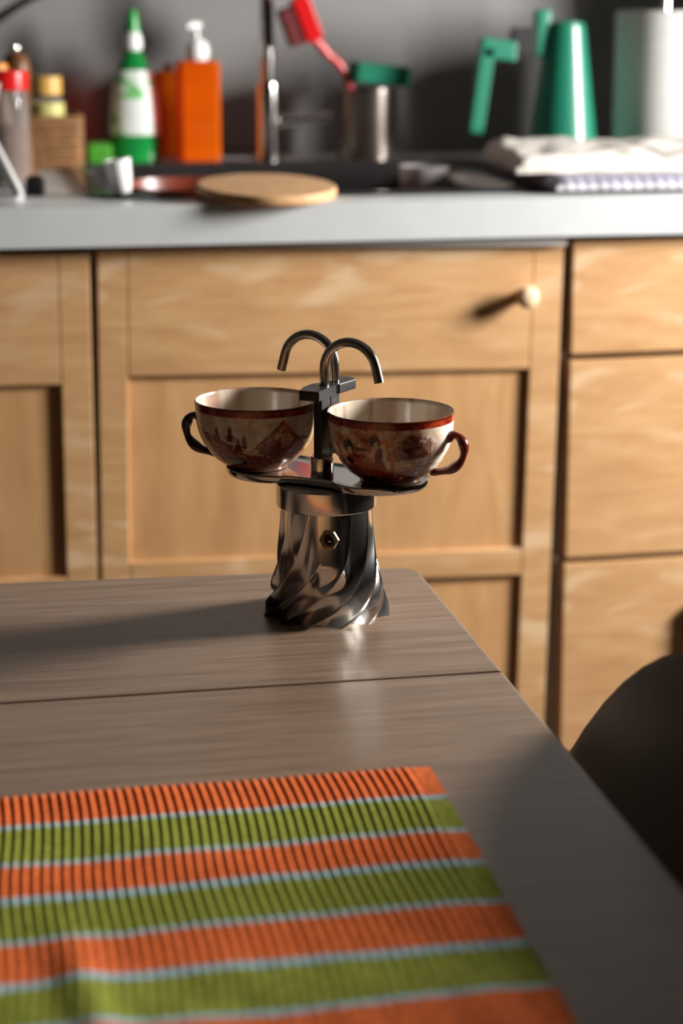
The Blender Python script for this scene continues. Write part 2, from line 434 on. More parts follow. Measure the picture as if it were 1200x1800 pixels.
# ------------------------------------------------------------------ cups
def blob(x, y, cx, cy, rx, ry): return ((x-cx)/rx)**2 + ((y-cy)/ry)**2
def mixc(a, b, t): return tuple(a[i]+(b[i]-a[i])*t for i in range(3))
CREAM, REDB, ORNG, BRWN, DARK, PALE = lin((238, 228, 206)), lin((112, 26, 16)), lin((190, 96, 44)), lin((120, 56, 38)), lin((28, 20, 18)), lin((242, 234, 218))
def nz(x, y, s, seed=0): return mnoise.fractal(Vector((x*s, y*s, seed)), 1.0, 2.0, 4)
def over(c, col, d, k=.85, soft=.25):
    if d >= 1: return c
    return mixc(c, col, k*min(1, (1-d)/soft))
def paint_right(x, h):        # x: -1..1 across the side facing the viewer, h: 0 foot .. 1 rim
    n1, n2, n3 = nz(x, h, 6, 2), nz(x, h, 14, 3), nz(x, h, 34, 4)
    c = mixc(CREAM, lin((190, 140, 98)), min(1, max(0, .5+.8*n1)))
    if x < .12: c = mixc(c, lin((198, 112, 56)), min(1, max(0, .60 + 1.0*n1 + .8*n2)))
    c = mixc(c, lin((138, 72, 48)), min(1, max(0, (.62-h)*1.6 + .8*n1 + .5*n2)))
    c = over(c, REDB, (h-.05)/.26 + .8*n2, .85, .6)
    # washed trees behind the figures
    for cx, cy, rx, ry in ((.32, .74, .20, .15), (.54, .66, .20, .19), (.22, .58, .20, .15), (.44, .50, .22, .13), (.28, .20, .26, .12), (.60, .30, .16, .10), (.40, .86, .10, .07)):
        c = over(c, lin((112, 44, 32)), blob(x, h, cx, cy, rx, ry) + 1.1*n2 + .5*n3, .85, .4)
    for cx, cy in ((.42, .72), (.56, .58), (.30, .66)):
        c = over(c, lin((70, 26, 22)), blob(x, h, cx, cy, .08, .06) + 1.0*n3, .7, .5)
    # robes
    for cx, cy, rx, ry, col in ((-.17, .48, .11, .24, REDB), (-.24, .26, .20, .22, lin((138, 46, 22))), (-.62, .40, .15, .20, lin((170, 78, 36))), (-.66, .22, .18, .18, lin((116, 44, 24))), (-.40, .83, .09, .045, REDB), (-.47, .66, .14, .03, lin((74, 40, 26))), (-.52, .54, .13, .03, lin((74, 40, 26))), (-.70, .44, .08, .06, DARK), (-.42, .10, .20, .08, DARK), (-.05, .14, .18, .09, lin((84, 30, 20)))):
        c = over(c, col, blob(x, h, cx, cy, rx, ry) + .7*n2, .9, .3)
    if abs(x+.09+.10*(h-.5)) < .035 and .42 < h < .78: c = mixc(c, CREAM, .8)
    for ln in (.45, .41, .36):
        if abs(h - ln - .07*x) < .011 and x > .05: c = mixc(c, CREAM, .75)
    if x > .66: c = mixc(c, PALE, min(1, (x-.66)*4) * (1 if h > .34+.3*n1 else .25))
    if x < -.88: c = mixc(c, PALE, .6*(h > .2))
    # heads with black hair
    for cx, cy in ((-.25, .83), (-.68, .70)):
        c = over(c, DARK, blob(x, h, cx, cy, .085, .115) + .4*n3, 1, .1)
        c = over(c, lin((216, 196, 168)), blob(x, h, cx+.018, cy-.075, .036, .065), 1, .2)
    c = over(c, lin((230, 180, 90)), blob(x, h, .24, .14, .035, .03), .9, .3)
    return c
def paint_left(x, h):
    n1, n2, n3 = nz(x, h, 6, 11), nz(x, h, 14, 12), nz(x, h, 34, 13)
    c = mixc(CREAM, lin((192, 176, 150)), min(1, max(0, .5+n1)))
    # mountain with a soft left flank and a steep right one
    px, py = .42, .93
    mtn = py - (.86*(px-x)**.80 if x < px else 1.25*(x-px)) + .03*n2
    if h < mtn and x > -.20:
        c = mixc(CREAM, lin((170, 110, 76)), min(1, max(0, .35+.9*n2+.35*(x > px-.15))))
    w = .022 + .035*smst(-.1, .4, x)
    if abs(h-mtn) < w and x > -.25: c = mixc(lin((108, 40, 22)), lin((190, 104, 42)), min(1, max(0, .5+1.2*n3)))
    c = over(c, lin((182, 96, 40)), blob(x, h, .48, .78, .10, .12) + n3, .8, .5)
    # hill with pines on the left
    hill = .64 - .44*(x+.70) + .05*n2
    if h < hill and x < .34:
        c = mixc(lin((112, 52, 38)), lin((178, 128, 98)), min(1, max(0, .30+1.4*n2+.5*(h < hill-.16))))
    for cx, top, w in ((-.44, .85, .060), (-.21, .72, .050), (-.66, .80, .07), (-.32, .66, .05)):
        if top-.26 < h < top and abs(x-cx) < w*(.25+(top-h)*3.4)*(1+.8*n3): c = lin((112, 48, 32))
    c = over(c, lin((206, 188, 160)), blob(x, h, -.05, .40, .22, .055) + .6*n2, .8, .4)     # lake
    for cx, cy, rx, ry in ((.24, .44, .24, .16), (.52, .34, .30, .17), (.74, .44, .18, .22), (.04, .27, .34, .07), (-.58, .30, .26, .18), (.14, .56, .035, .11), (.27, .60, .045, .12), (.36, .54, .05, .10), (-.10, .20, .26, .08)):
        c = over(c, mixc(lin((92, 30, 22)), lin((132, 60, 42)), min(1, max(0, .5+1.4*n3))), blob(x, h, cx, cy, rx, ry)+.9*n2+.4*n3, .92, .3)
    if h < .24 + .06*n1: c = mixc(c, mixc(lin((84, 34, 26)), lin((140, 74, 52)), min(1, max(0, .4+n2))), .85)
    c = over(c, lin((40, 20, 18)), blob(x, h, -.45, .22, .24, .09)+.6*n2, .9, .3)
    if x < -.74: c = mixc(c, lin((206, 170, 150)), max(0, min(1, .5+1.2*n3))*.7)
    if x > .86: c = mixc(c, lin((190, 140, 90)), .5)
    return c
def paint_in(x, y, h, seed):
    n1 = nz(x*1.2, y*1.2, 40, seed)
    c = mixc(lin((212, 198, 176)), lin((168, 124, 98)), min(1, max(0, .30 + 1.3*n1)))
    d = nz(x, y, 55, seed+5)
    if d > .25: c = mixc(c, lin((140, 90, 66)), min(.8, (d-.25)*4))
    return mixc(lin((222, 216, 204)), c, .85)
def make_cup(name, label, ctr, hdir, painter, seed, hcol):
    root = thing(name, label, 'cup', (MX+ctr[0], MY+ctr[1], TZ+.0940), 0, 'painted porcelain cups on the coffee maker')
    outp = [(0, .0012), (.0165, .0012), (.0175, 0), (.0195, 0), (.0207, .0010), (.0214, .0026), (.0250, .0046), (.0286, .0075), (.0318, .0112), (.0345, .0150), (.0366, .0188), (.0384, .0226), (.0397, .0268), (.0405, .0310), (.0410, .0360), (.0413, .0400), (.0415, .0440), (.0417, .0462)]
    inp = [(.0411, .0467), (.0405, .0462), (.0402, .0440), (.0399, .0400), (.0394, .0350), (.0386, .0300), (.0372, .0245), (.0350, .0195), (.0315, .0145), (.0265, .0100), (.0200, .0070), (.0100, .0060), (0, .0058)]
    # refine the outside for the painting
    fine = outp[:7]
    P = [Vector((r, z)) for r, z in outp[6:]]
    for i in range(len(P)-1):
        for k in range(1, 6): fine.append(tuple(P[i].lerp(P[i+1], k/5)))
    prof = fine + inp; nout = len(fine); n = 260
    V, Fc = lathe_data(prof, n)
    me = bpy.data.meshes.new('bowl'); me.from_pydata(V, [], Fc); me.update()
    bm = bmesh.new(); bm.from_mesh(me); bmesh.ops.recalc_face_normals(bm, faces=bm.faces[:]); bm.to_mesh(me); bm.free()
    att = me.color_attributes.new('print', 'FLOAT_COLOR', 'POINT')
    cx, cy = MX+ctr[0], MY+ctr[1]
    view = Vector((-cx, -cy)).normalized(); rt = Vector((-view.y, view.x))   # to the viewer's right
    idx = 0
    for i, (r, z) in enumerate(prof):
        cnt = 1 if r < 1e-6 else n
        for k in range(cnt):
            x, y, zz = V[idx]
            if i < nout:
                h = (z-.0018)/.0444
                side = (x*rt.x + y*rt.y)/max(r, 1e-6); front = (x*view.x+y*view.y)/max(r, 1e-6)
                if h < 0: c = lin((150, 120, 100))
                elif h > .885:
                    c = mixc(lin((122, 24, 14)), lin((168, 62, 26)), min(1, max(0, .35+1.3*nz(side, h, 9, seed))))
                    if h > .975: c = lin((90, 30, 20))
                else:
                    s = side if front > 0 else (2-side if side > 0 else -2-side)
                    c = painter(s, h/.885)
            elif i == nout: c = lin((150, 90, 60))
            else: c = paint_in(x, y, z, seed)
            att.data[idx].color = (c[0], c[1], c[2], 1)
            idx += 1
    link('bowl', me, M_CUP, root, 50)
    hd = Vector((hdir[0], hdir[1], 0)).normalized()
    path = spline([hd*.0385 + Vector((0, 0, .0300)), hd*.0425 + Vector((0, 0, .0330)), hd*.0475 + Vector((0, 0, .0315)), hd*.0505 + Vector((0, 0, .0250)), hd*.0485 + Vector((0, 0, .0165)), hd*.0420 + Vector((0, 0, .0105)), hd*.0330 + Vector((0, 0, .0080)), hd*.0290 + Vector((0, 0, .0085))], 6)
    rad = [.0030 + .0006*math.sin(i*.5) for i in range(len(path))]
    tube('handle', path, rad, hcol, root, 14, 1.25, side=(0, 0, 1))
    return root
M_HR = simple('red_brown_glaze', lin((112, 40, 26)), .2, var=.35, scale=120, coat=.4)
M_HL = simple('dark_brown_glaze', lin((52, 28, 24)), .2, var=.35, scale=120, coat=.4)
fwd2 = Vector((math.sin(YAW), math.cos(YAW)))
hr = Vector((RT.x, RT.y))*.93 - fwd2*.36
hl = -Vector((RT.x, RT.y))*.96 + fwd2*.27
make_cup('teacup', 'painted porcelain cup with figures and a red-brown handle, nearer cup under the right-hand spout', (.0407, -.0190), hr, paint_right, 3, M_HR)
make_cup('teacup', 'painted porcelain cup with mountain landscape and dark handle, farther cup under the left-hand spout', (-.0400, .0355), hl, paint_left, 8, M_HL)

# ------------------------------------------------------------------ placemat
def make_mat():
    m, nt, b = new_mat('striped_ribbed_cotton')
    t = N(nt, 'ShaderNodeTexCoord'); s = N(nt, 'ShaderNodeSeparateXYZ'); nt.links.new(t.outputs['Object'], s.inputs[0])
    wv = N(nt, 'ShaderNodeTexNoise'); wv.inputs['Scale'].default_value = 30; nt.links.new(t.outputs['Object'], wv.inputs['Vector'])
    sc = N(nt, 'ShaderNodeMath', operation='MULTIPLY_ADD'); sc.inputs[1].default_value = .003; nt.links.new(wv.outputs['Fac'], sc.inputs[0]); nt.links.new(s.outputs['Y'], sc.inputs[2])
    mr = N(nt, 'ShaderNodeMapRange'); mr.inputs['From Min'].default_value = 0; mr.inputs['From Max'].default_value = -.60
    nt.links.new(sc.outputs[0], mr.inputs['Value'])
    ORA, GRN, BLU = lin((226, 112, 58)), lin((142, 148, 58)), lin((160, 192, 200))
    stops = [(0.0, ORA)]
    for i, d in enumerate(STRIPES):
        stops.append(((d-.0032)/.60, BLU)); stops.append(((d+.0032)/.60, GRN if i % 2 == 0 else ORA))
    r = ramp(nt, stops, 'CONSTANT'); nt.links.new(mr.outputs[0], r.inputs[0])
    n = N(nt, 'ShaderNodeTexNoise'); n.inputs['Scale'].default_value = 260; n.inputs['Detail'].default_value = 6
    nt.links.new(t.outputs['Object'], n.inputs['Vector'])
    mx = N(nt, 'ShaderNodeMix', data_type='RGBA', blend_type='MULTIPLY'); mx.inputs['Factor'].default_value = 1
    r2 = ramp(nt, [(.3, (.68, .68, .68)), (.62, (1.05, 1.05, 1.05))]); nt.links.new(n.outputs['Fac'], r2.inputs[0])
    nt.links.new(r.outputs[0], mx.inputs['A']); nt.links.new(r2.outputs[0], mx.inputs['B'])
    nt.links.new(mx.outputs['Result'], b.inputs['Base Color'])
    b.inputs['Roughness'].default_value = .95; b.inputs['Specular IOR Level'].default_value = .1
    bp = N(nt, 'ShaderNodeBump'); bp.inputs['Strength'].default_value = .5; bp.inputs['Distance'].default_value = .0015
    nt.links.new(n.outputs['Fac'], bp.inputs['Height']); nt.links.new(bp.outputs[0], b.inputs['Normal'])
    return m
ytop = onZ(410, 1376.6, TZ).y
STRIPES = [ytop-onZ(410, y, TZ).y for y in (1431.4, 1495, 1556, 1626.6, 1704, 1787)]
stp = (STRIPES[-1]-STRIPES[1])/4
STRIPES += [STRIPES[-1]+stp*k for k in range(1, 5)]
M_MAT = make_mat()
pm = thing('placemat', 'orange and green striped ribbed cotton placemat lying on the table', 'placemat', (.2376, .9750, TZ), 0)
WX, WY, PITCHR = .46, .42, .0048
nx, ny = int(WX/PITCHR*9), 70
V, Fc = [], []
for j in range(ny+1):
    v = j/ny
    for i in range(nx+1):
        x = -WX*i/nx; y = -WY*v
        hem = smst(.009, .013, -x)
        ph = 2*PI*(x+.0012*math.sin(y*40))/PITCHR
        fade = 1-.65*smst(.10, .26, -y)
        rib = (.5+.5*math.cos(ph))**.8*.0013*hem*fade
        wob = .0024*nz(x, y, 7, 4) + .0012*nz(x, y, 22, 5)*smst(.1, .3, -y)
        cr = .0030*math.exp(-((x+.215+.1*y)/.010)**2)*smst(.12, .22, -y)
        z = .0012 + rib + max(0, wob+.0010) + cr + .0004*(1-hem)
        xs = x + y*(.2376-.2311)/(.975-.6957)        # right edge drifts towards the left
        scal = .0010*math.cos(ph)*hem if j == 0 else 0
        drop = smst(0, .02, v)
        V.append((xs, y+scal, z*(.55+.45*drop)))
nn = len(V)
for (x, y, z) in list(V): V.append((x, y, .0002))
for j in range(ny):
    for i in range(nx):
        a = j*(nx+1)+i
        Fc.append((a, a+1, a+nx+2, a+nx+1))
def rim(lst):
    for a, b in zip(lst, lst[1:]): Fc.append((a, b, b+nn, a+nn))
rim(list(range(nx+1))); rim([j*(nx+1) for j in range(ny+1)])
rim([j*(nx+1)+nx for j in range(ny+1)]); rim([ny*(nx+1)+i for i in range(nx+1)])
obj('woven_cloth', V[:], Fc, M_MAT, pm, 60)

# ------------------------------------------------------------------ chair
ch = thing('shell_chair', 'black moulded shell chair pushed in at the right side of the table', 'chair', (.16, .800, 0), 0)
def shell():
    V, Fc = [], []; nu, nv = 28, 40
    # centre profile from front of seat to top of back (x forward is -x)
    prof = spline([(-.20, .425), (-.17, .445), (-.05, .445), (.06, .435), (.13, .445), (.175, .500), (.195, .58), (.210, .68), (.222, .775), (.228, .808)], 4)
    m = len(prof)
    for i, p in enumerate(prof):
        s = i/(m-1)
        half = .205 + .101*smst(0, .6, s)
        top = smst(.50, 1.0, s)
        for k in range(nu+1):
            q = -1+2*k/nu
            back = smst(.45, .62, s)
            x = p.x - .030*abs(q)**2.4*back
            z = p.y + .045*abs(q)**2.4*(1-back) - .134*abs(q)**3.3*top
            V.append((x, q*half, z))
    for i in range(m-1):
        for k in range(nu):
            a = i*(nu+1)+k; Fc.append((a, a+1, a+nu+2, a+nu+1))
    o = obj('seat_shell', V, Fc, M_CHAIR, ch, 60)
    md = o.modifiers.new('thick', 'SOLIDIFY'); md.thickness = .006; md.offset = 0
shell()
for (sx, sy) in ((-1, -1), (-1, 1), (1, -1), (1, 1)):
    tube('leg', [(sx*.09, sy*.10, .436), (sx*.19, sy*.20, 0)], [.011, .008], M_LEG, ch, 12)
tube('crossbar', [(-.125, -.132, .28), (.125, .132, .28)], .006, M_LEG, ch, 10)
tube('crossbar', [(-.125, .132, .28), (.125, -.132, .28)], .006, M_LEG, ch, 10)

# ------------------------------------------------------------------ kitchen units
def cabinet(name, label, x0, x1):
    t = thing(name, label, 'cabinet', (0, 0, 0))
    bm = bmesh.new()
    for a in ((x0, x0+.016, 2.042, 2.64, 0, ZC-.041), (x1-.016, x1, 2.042, 2.64, 0, ZC-.041), (x0+.016, x1-.016, 2.042, 2.64, .08, .096), (x0+.016, x1-.016, 2.625, 2.64, .096, ZC-.041), (x0+.016, x1-.016, 2.042, 2.062, ZC-.085, ZC-.041), (x0+.016, x1-.016, 2.08, 2.095, 0, .08)):
        add_box(bm, *a)
    objbm('carcass', bm, M_CARC, t)
    return t
def door(parent, name, ox, oz, w, h, rails, st_l, st_r, rot=0.0, knob=None):
    """framed door; ox, oz = top left corner; rails = list of (top, bottom) distances below the door top"""
    o = bpy.data.objects.new(name, None); COL.objects.link(o); o.parent = parent
    o.location = (ox, YD, oz); o.rotation_euler = (0, rot, 0)
    d = .020
    for (a, b) in ((0, st_l), (w-st_r, w)):
        box('stile', a, b, 0, d, -h, 0, M_CAB, o, .0016)
    for k, (a, b) in enumerate(rails):
        nm = 'top_rail' if k == 0 else ('bottom_rail' if k == len(rails)-1 else 'middle_rail')
        box(nm, st_l+.0002, w-st_r-.0002, 0, d, -b, -a, M_CAB, o, .0016)
    for (a, b) in zip(rails, rails[1:]):
        box('panel', st_l-.002, w-st_r+.002, .0058, .0165, -b[0]-.002, -a[1]+.002, M_PANEL, o, 0)
    if knob: knob_at(o, *knob)
    return o
def knob_at(parent, x, z):
    V, Fc = lathe_data([(0, 0), (.0080, 0), (.0064, .004), (.0068, .008), (.0105, .013), (.0120, .018), (.0108, .022), (.006, .0242), (0, .0246)], 28)
    return obj('knob', [(v[0]+x, -v[2], v[1]+z) for v in V], Fc, M_KNOB, parent, 50)
ca = cabinet('base_cabinet', 'beech base cabinet with panelled door at the left edge, beside the sink unit', -.40, .1365)
door(ca, 'door', -.395, .8865, .5285, .79, [(0, .1335), (.338, .366), (.735, .79)], .034, .0315, +.006, None)
cb = cabinet('sink_cabinet', 'beech sink cabinet with slightly sagging panelled door and one round knob', .1370, .6350)
door(cb, 'door', .1415, .8880, .4905, .79, [(0, .1315), (.3300, .3600), (.735, .79)], .0300, .0330, .0160, None)
prism('front_strip', [(.15, -.8915), (.632, -.8915), (.632, -.8812), (.15, -.8892)], 2.011, 2.041, M_CARC, cb, 0).matrix_basis = Matrix(((1, 0, 0, 0), (0, 0, 1, 0), (0, -1, 0, 0), (0, 0, 0, 1)))
dknob = [o for o in cb.children if o.name.startswith('door')][0]
knob_at(dknob, .4475, -.0520)
cc = cabinet('drawer_cabinet', 'beech drawer cabinet with stacked plain fronts, under the folded towel', .6355, 1.10)
zs = [(.8855, .7635), (.7570, .5375), (.5310, .3100), (.3040, .1000)]
for k, (a, b) in enumerate(zs):
    o = bpy.data.objects.new('drawer', None); COL.objects.link(o); o.parent = cc
    o.location = (.6405, YD-.004, a); o.rotation_euler = (0, -.006, 0)
    box('front', 0, .452, 0, .020, b-a, 0, M_CAB, o, .002)
    knob_at(o, .32, (b-a)/2)
    if k == 2: box('pull', .150, .163, -.016, -.0002, -.112, -.048, M_LEG, o, .003)
for z in (.7605, .5345):
    o = lathe('bumper', [(0, 0), (.0038, 0), (.0038, .010), (.002, .0115), (0, .0115)], M_WHITE, cc, 16); o.rotation_euler = (PI/2, 0, 0); o.location = (.6350, YD+.018, z)
# worktop with the sink opening
SX0, SX1, SY0, SY1 = .150, .612, 2.075, 2.490
wt = bmesh.new(); z0, z1 = ZC-.040, ZC
for a in ((-.42, SX0, YF, YW), (SX1, XR, YF, YW), (SX0, SX1, YF, SY0), (SX0, SX1, SY1, YW)):
    add_box(wt, a[0], a[1], a[2], a[3], z0, z1)
bmesh.ops.remove_doubles(wt, verts=wt.verts[:], dist=1e-5)
cen = {}
for f in wt.faces: cen.setdefault(tuple(round(c, 4) for c in f.calc_center_median()), []).append(f)
bmesh.ops.delete(wt, geom=[f for l in cen.values() if len(l) > 1 for f in l], context='FACES_ONLY')
o = objbm('worktop', wt, M_TOP); tag(o, 'long white kitchen worktop running across above the beech cabinets', 'worktop')

# sink
sk = thing('kitchen_sink', 'dark steel sink let into the white worktop under the tap', 'sink', (0, 0, 0))
def ring(x0, x1, y0, y1, z, r, n=8):
    P = []
    for cx, cy, a in ((x1-r, y1-r, 0), (x0+r, y1-r, 90), (x0+r, y0+r, 180), (x1-r, y0+r, 270)):
        P += [(cx+r*math.cos(math.radians(a+90*k/n)), cy+r*math.sin(math.radians(a+90*k/n)), z) for k in range(n+1)]
    return P
rings = [ring(SX0-.012, SX1+.048, SY0-.012, SY1+.012, ZC+.0006, .05), ring(SX0-.011, SX1+.047, SY0-.011, SY1+.011, ZC+.004, .05), ring(SX0+.006, SX1-.006, SY0+.006, SY1-.006, ZC+.0035, .045), ring(SX0+.014, SX1-.014, SY0+.014, SY1-.014, ZC-.008, .045), ring(SX0+.022, SX1-.022, SY0+.022, SY1-.022, ZC-.14, .045), ring(SX0+.05, SX1-.05, SY0+.05, SY1-.05, ZC-.16, .03)]
V = [p for r in rings for p in r]; n = len(rings[0]); Fc = []
for i in range(len(rings)-1):
    for k in range(n): Fc.append((i*n+k, i*n+(k+1) % n, (i+1)*n+(k+1) % n, (i+1)*n+k))
Fc.append(tuple((len(rings)-1)*n+k for k in range(n)))
obj('basin', V, Fc, M_SINK, sk, 50)
lathe('drain', [(0, 0), (.035, 0), (.037, .002), (.030, .003), (0, .002)], M_CHROME, sk, 32, loc=(.38, 2.27, ZC-.1600))

eg = thing('small_beaker', 'small white porcelain beaker leaning at the front left corner of the sink', 'beaker', (.1760, 2.098, ZC+.0042))
eg.rotation_euler = (0, math.radians(-9), 0)
lathe('beaker_wall', [(0, 0), (.0085, 0), (.0095, .002), (.0120, .016), (.0140, .034), (.0134, .035), (.0112, .016), (.0080, .004), (0, .003)], M_WHITE, eg, 32)
gz = onY(745, 291, 2.25)
dg = thing('drinking_glass', 'pale frosted drinking glass standing in the right half of the dark sink', 'glass', (gz.x, 2.25, ZC-.1595))
hg = gz.z-ZC+.1595
lathe('glass_wall', [(0, 0), (.020, 0), (.022, .003), (.0285, hg-.002), (.0282, hg), (.0270, hg-.001), (.0205, .008), (0, .007)], tinted('frosted_glass', (.62, .58, .58), .45, .2), dg, 40)

# tap
fx, fy = .398, 2.535
tp = thing('kitchen_tap', 'tall steel kitchen tap with side lever behind the sink', 'tap', (fx, fy, ZC))
lathe('tap_body', [(0, 0), (.022, 0), (.022, .004), (.0150, .006), (.0145, .045), (.0145, .094), (.0125, .099), (0, .099)], M_CHROME, tp, 32)
tube('spout_pipe', spline([(0, 0, .097), (0, 0, .20), (0, 0, .30), (.0, -.03, .36), (0, -.10, .385), (0, -.17, .36), (0, -.19, .31)], 8), .0088, M_CHROME, tp, 18, side=(1, 0, 0))
lv = tube('lever', [(.010, 0, .050), (.030, -.003, .0515), (.070, -.008, .054)], [.0075, .006, .0045], M_CHROME, tp, 14)
tube('lever_tip', [(.068, -.008, .054), (.080, -.0092, .0548)], [.0062, .0055], M_CHROME, lv, 14)

# round cork board tilted on the front of the sink, resting on a pan
pn = thing('shallow_pan', 'red-brown shallow enamel pan in the sink beside the round board', 'pan', (.262, 2.185, ZC-.1595))
lathe('pan_body', [(0, 0), (.060, 0), (.072, .008), (.083, .145), (.0855, .164), (.0875, .165), (.0865, .160), (.0815, .145), (.070, .012), (0, .006)], M_PAN, pn, 48)
bd = thing('round_board', 'round pale cork board lying across the worktop front edge and sink rim', 'board', (onY(468, 339, 2.048).x, 2.048, ZC+.0096), 0)
bd.rotation_euler = (math.radians(4.4), math.radians(.8), 0)
lathe('disc', [(0, -.0055), (.0695, -.0055), (.0715, -.0045), (.0725, -.002), (.0725, .002), (.0715, .0045), (.0695, .0055), (0, .0055)], M_CORK, bd, 72)

# ------------------------------------------------------------------ things on the worktop, left
def at_top(px, py, Y):     # world x at a depth
    return onY(px, py, Y).x
# dish soap bottle
sx, sy = .2325, 2.566
sb = thing('soap_bottle', 'green dish soap bottle with white label and green cap behind the sink', 'bottle', (sx, sy, ZC))
lathe('bottle_body', [(0, 0), (.028, 0), (.031, .004), (.0312, .03), (.0300, .06), (.0275, .085), (.0235, .105), (.0170, .122), (.0115, .132), (.0095, .138), (.0095, .146), (0, .146)], M_GREEN, sb, 40, 1, .62)
lathe('bottle_label', [(.0316, .034), (.0317, .036), (.0305, .062), (.0282, .085), (.0243, .106), (.0215, .1135), (.0212, .1130)], M_LABEL, sb, 40, 1, .64)
lathe('bottle_collar', [(0, .138), (.0105, .138), (.0118, .142), (.0112, .152), (.0085, .160), (0, .161)], M_WHITE, sb, 28)
lathe('bottle_cap', [(0, .1605), (.0085, .1605), (.0085, .166), (.0070, .176), (.0062, .184), (.0040, .187), (0, .187)], M_GREENCAP, sb, 28)
# orange soap with white pump
ox, oy = .3110, 2.545
ob = thing('pump_bottle', 'tall orange soap bottle with white pump top behind the sink', 'bottle', (ox, oy, ZC))
objbm('bottle_body', box_bm(-.0265, .0265, -.018, .018, 0, .126, .007, 4), M_ORANGE, ob, 40)
pmp = lathe('pump_collar', [(0, .124), (.011, .124), (.0140, .129), (.0150, .137), (.0130, .146), (.0068, .151), (0, .152)], M_WHITE, ob, 28)
tube('pump_stem', [(0, 0, .150), (-.002, 0, .168)], .0032, M_WHITE, pmp, 12)
tube('pump_nozzle', [(.004, 0, .168), (-.006, -.004, .169), (-.014, -.010, .166)], [.0045, .0042, .0028], M_WHITE, pmp, 12)
o2 = thing('amber_bottle', 'flat amber plastic bottle standing between the green and orange bottles', 'bottle', (.2845, 2.618, ZC))
objbm('bottle_body', box_bm(-.0225, .0225, -.014, .014, 0, .112, .009, 4), M_AMBER, o2, 40)
lathe('bottle_cap', [(0, .110), (.009, .110), (.009, .118), (.008, .120), (0, .120)], M_PAN, o2, 24)
# jars
jx = at_top(16, 300, 2.21)
rj = thing('storage_jar', 'glass jar with a bright red lid at the left edge of the worktop', 'jar', (jx, 2.225, ZC))
lathe('jar_glass', [(0, 0), (.022, 0), (.0245, .003), (.0248, .012), (.0248, .085), (.0225, .097), (.0215, .105), (.0205, .105), (.0215, .096), (.0235, .083), (.0235, .006), (0, .004)], M_GLASS, rj, 36)
lathe('jar_lid', [(0, .1255), (.0235, .1255), (.0255, .1235), (.0258, .107), (.0248, .105), (.0215, .1052), (0, .1052)], M_RED, rj, 40)
lathe('jar_contents', [(0, .0045), (.0230, .0062), (.0232, .062), (.015, .068), (0, .066)], M_SPICE, rj, 36)
bx0, bx1, by0, by1 = .088, .158, 2.452, 2.56
bk = thing('wicker_basket', 'brown woven basket behind the red-lidded jar, holding a yellow-lidded jar', 'basket', ((bx0+bx1)/2, (by0+by1)/2, ZC))
hw, hd_ = (bx1-bx0)/2, (by1-by0)/2
box('basket_floor', -hw+.003, hw-.003, -hd_+.003, hd_-.003, .001, .004, M_WICK, bk, 0)
for k in range(11):
    zz = .0032+.0058*k; R = ring(-hw, hw, -hd_, hd_, zz, .012, 4)
    P = [(p[0]*(1+.02*k/11) + .0007*math.cos(i*2.2+k*PI), p[1]*(1+.02*k/11) + .0007*math.sin(i*2.2+k*PI), p[2]) for i, p in enumerate(R)]
    tube('strand', P+[P[0]], .0031, M_WICK, bk, 8)
yj = thing('spice_jar', 'small jar with ochre lid and pale green label standing in the basket', 'jar', (.1190, 2.500, ZC+.0042))
lathe('jar_glass', [(0, 0), (.020, 0), (.0215, .003), (.0215, .074), (.019, .080), (.0175, .083), (0, .083)], M_GLASS, yj, 32)
lathe('jar_label', [(.0217, .045), (.0219, .046), (.0219, .073), (.0217, .074)], M_LIME, yj, 32)
lathe('jar_lid', [(0, .083), (.0190, .083), (.0196, .085), (.0196, .103), (.0186, .105), (0, .105)], M_OCHRE, yj, 32)
px_ = at_top(27, 90, 2.40)
ml = thing('pepper_mill', 'dark turned wooden pepper mill behind the red-lidded jar', 'mill', (px_, 2.405, ZC))
lathe('mill_body', [(0, 0), (.019, 0), (.020, .004), (.0185, .03), (.0135, .06), (.0150, .085), (.0170, .098), (0, .100)], M_MILL, ml, 32)
lathe('mill_head', [(0, .1005), (.0150, .1005), (.0165, .110), (.0170, .122), (.0140, .134), (.007, .140), (0, .1405)], M_MILL, ml, 32)
lathe('mill_knob', [(0, .1400), (.004, .1400), (.0055, .145), (.004, .149), (0, .150)], M_CHROME, ml, 20)
qx = at_top(-6, 105, 2.33)
oc = thing('sauce_bottle', 'brown bottle with orange cap cut off by the left edge', 'bottle', (qx, 2.33, ZC))
lathe('bottle_body', [(0, 0), (.018, 0), (.019, .003), (.019, .07), (.012, .095), (.010, .108), (0, .108)], M_MILL, oc, 28)
lathe('bottle_cap', [(0, .108), (.0125, .108), (.0130, .110), (.0120, .128), (.0100, .130), (0, .130)], simple('orange_cap', lin((214, 130, 20)), .4), oc, 28)
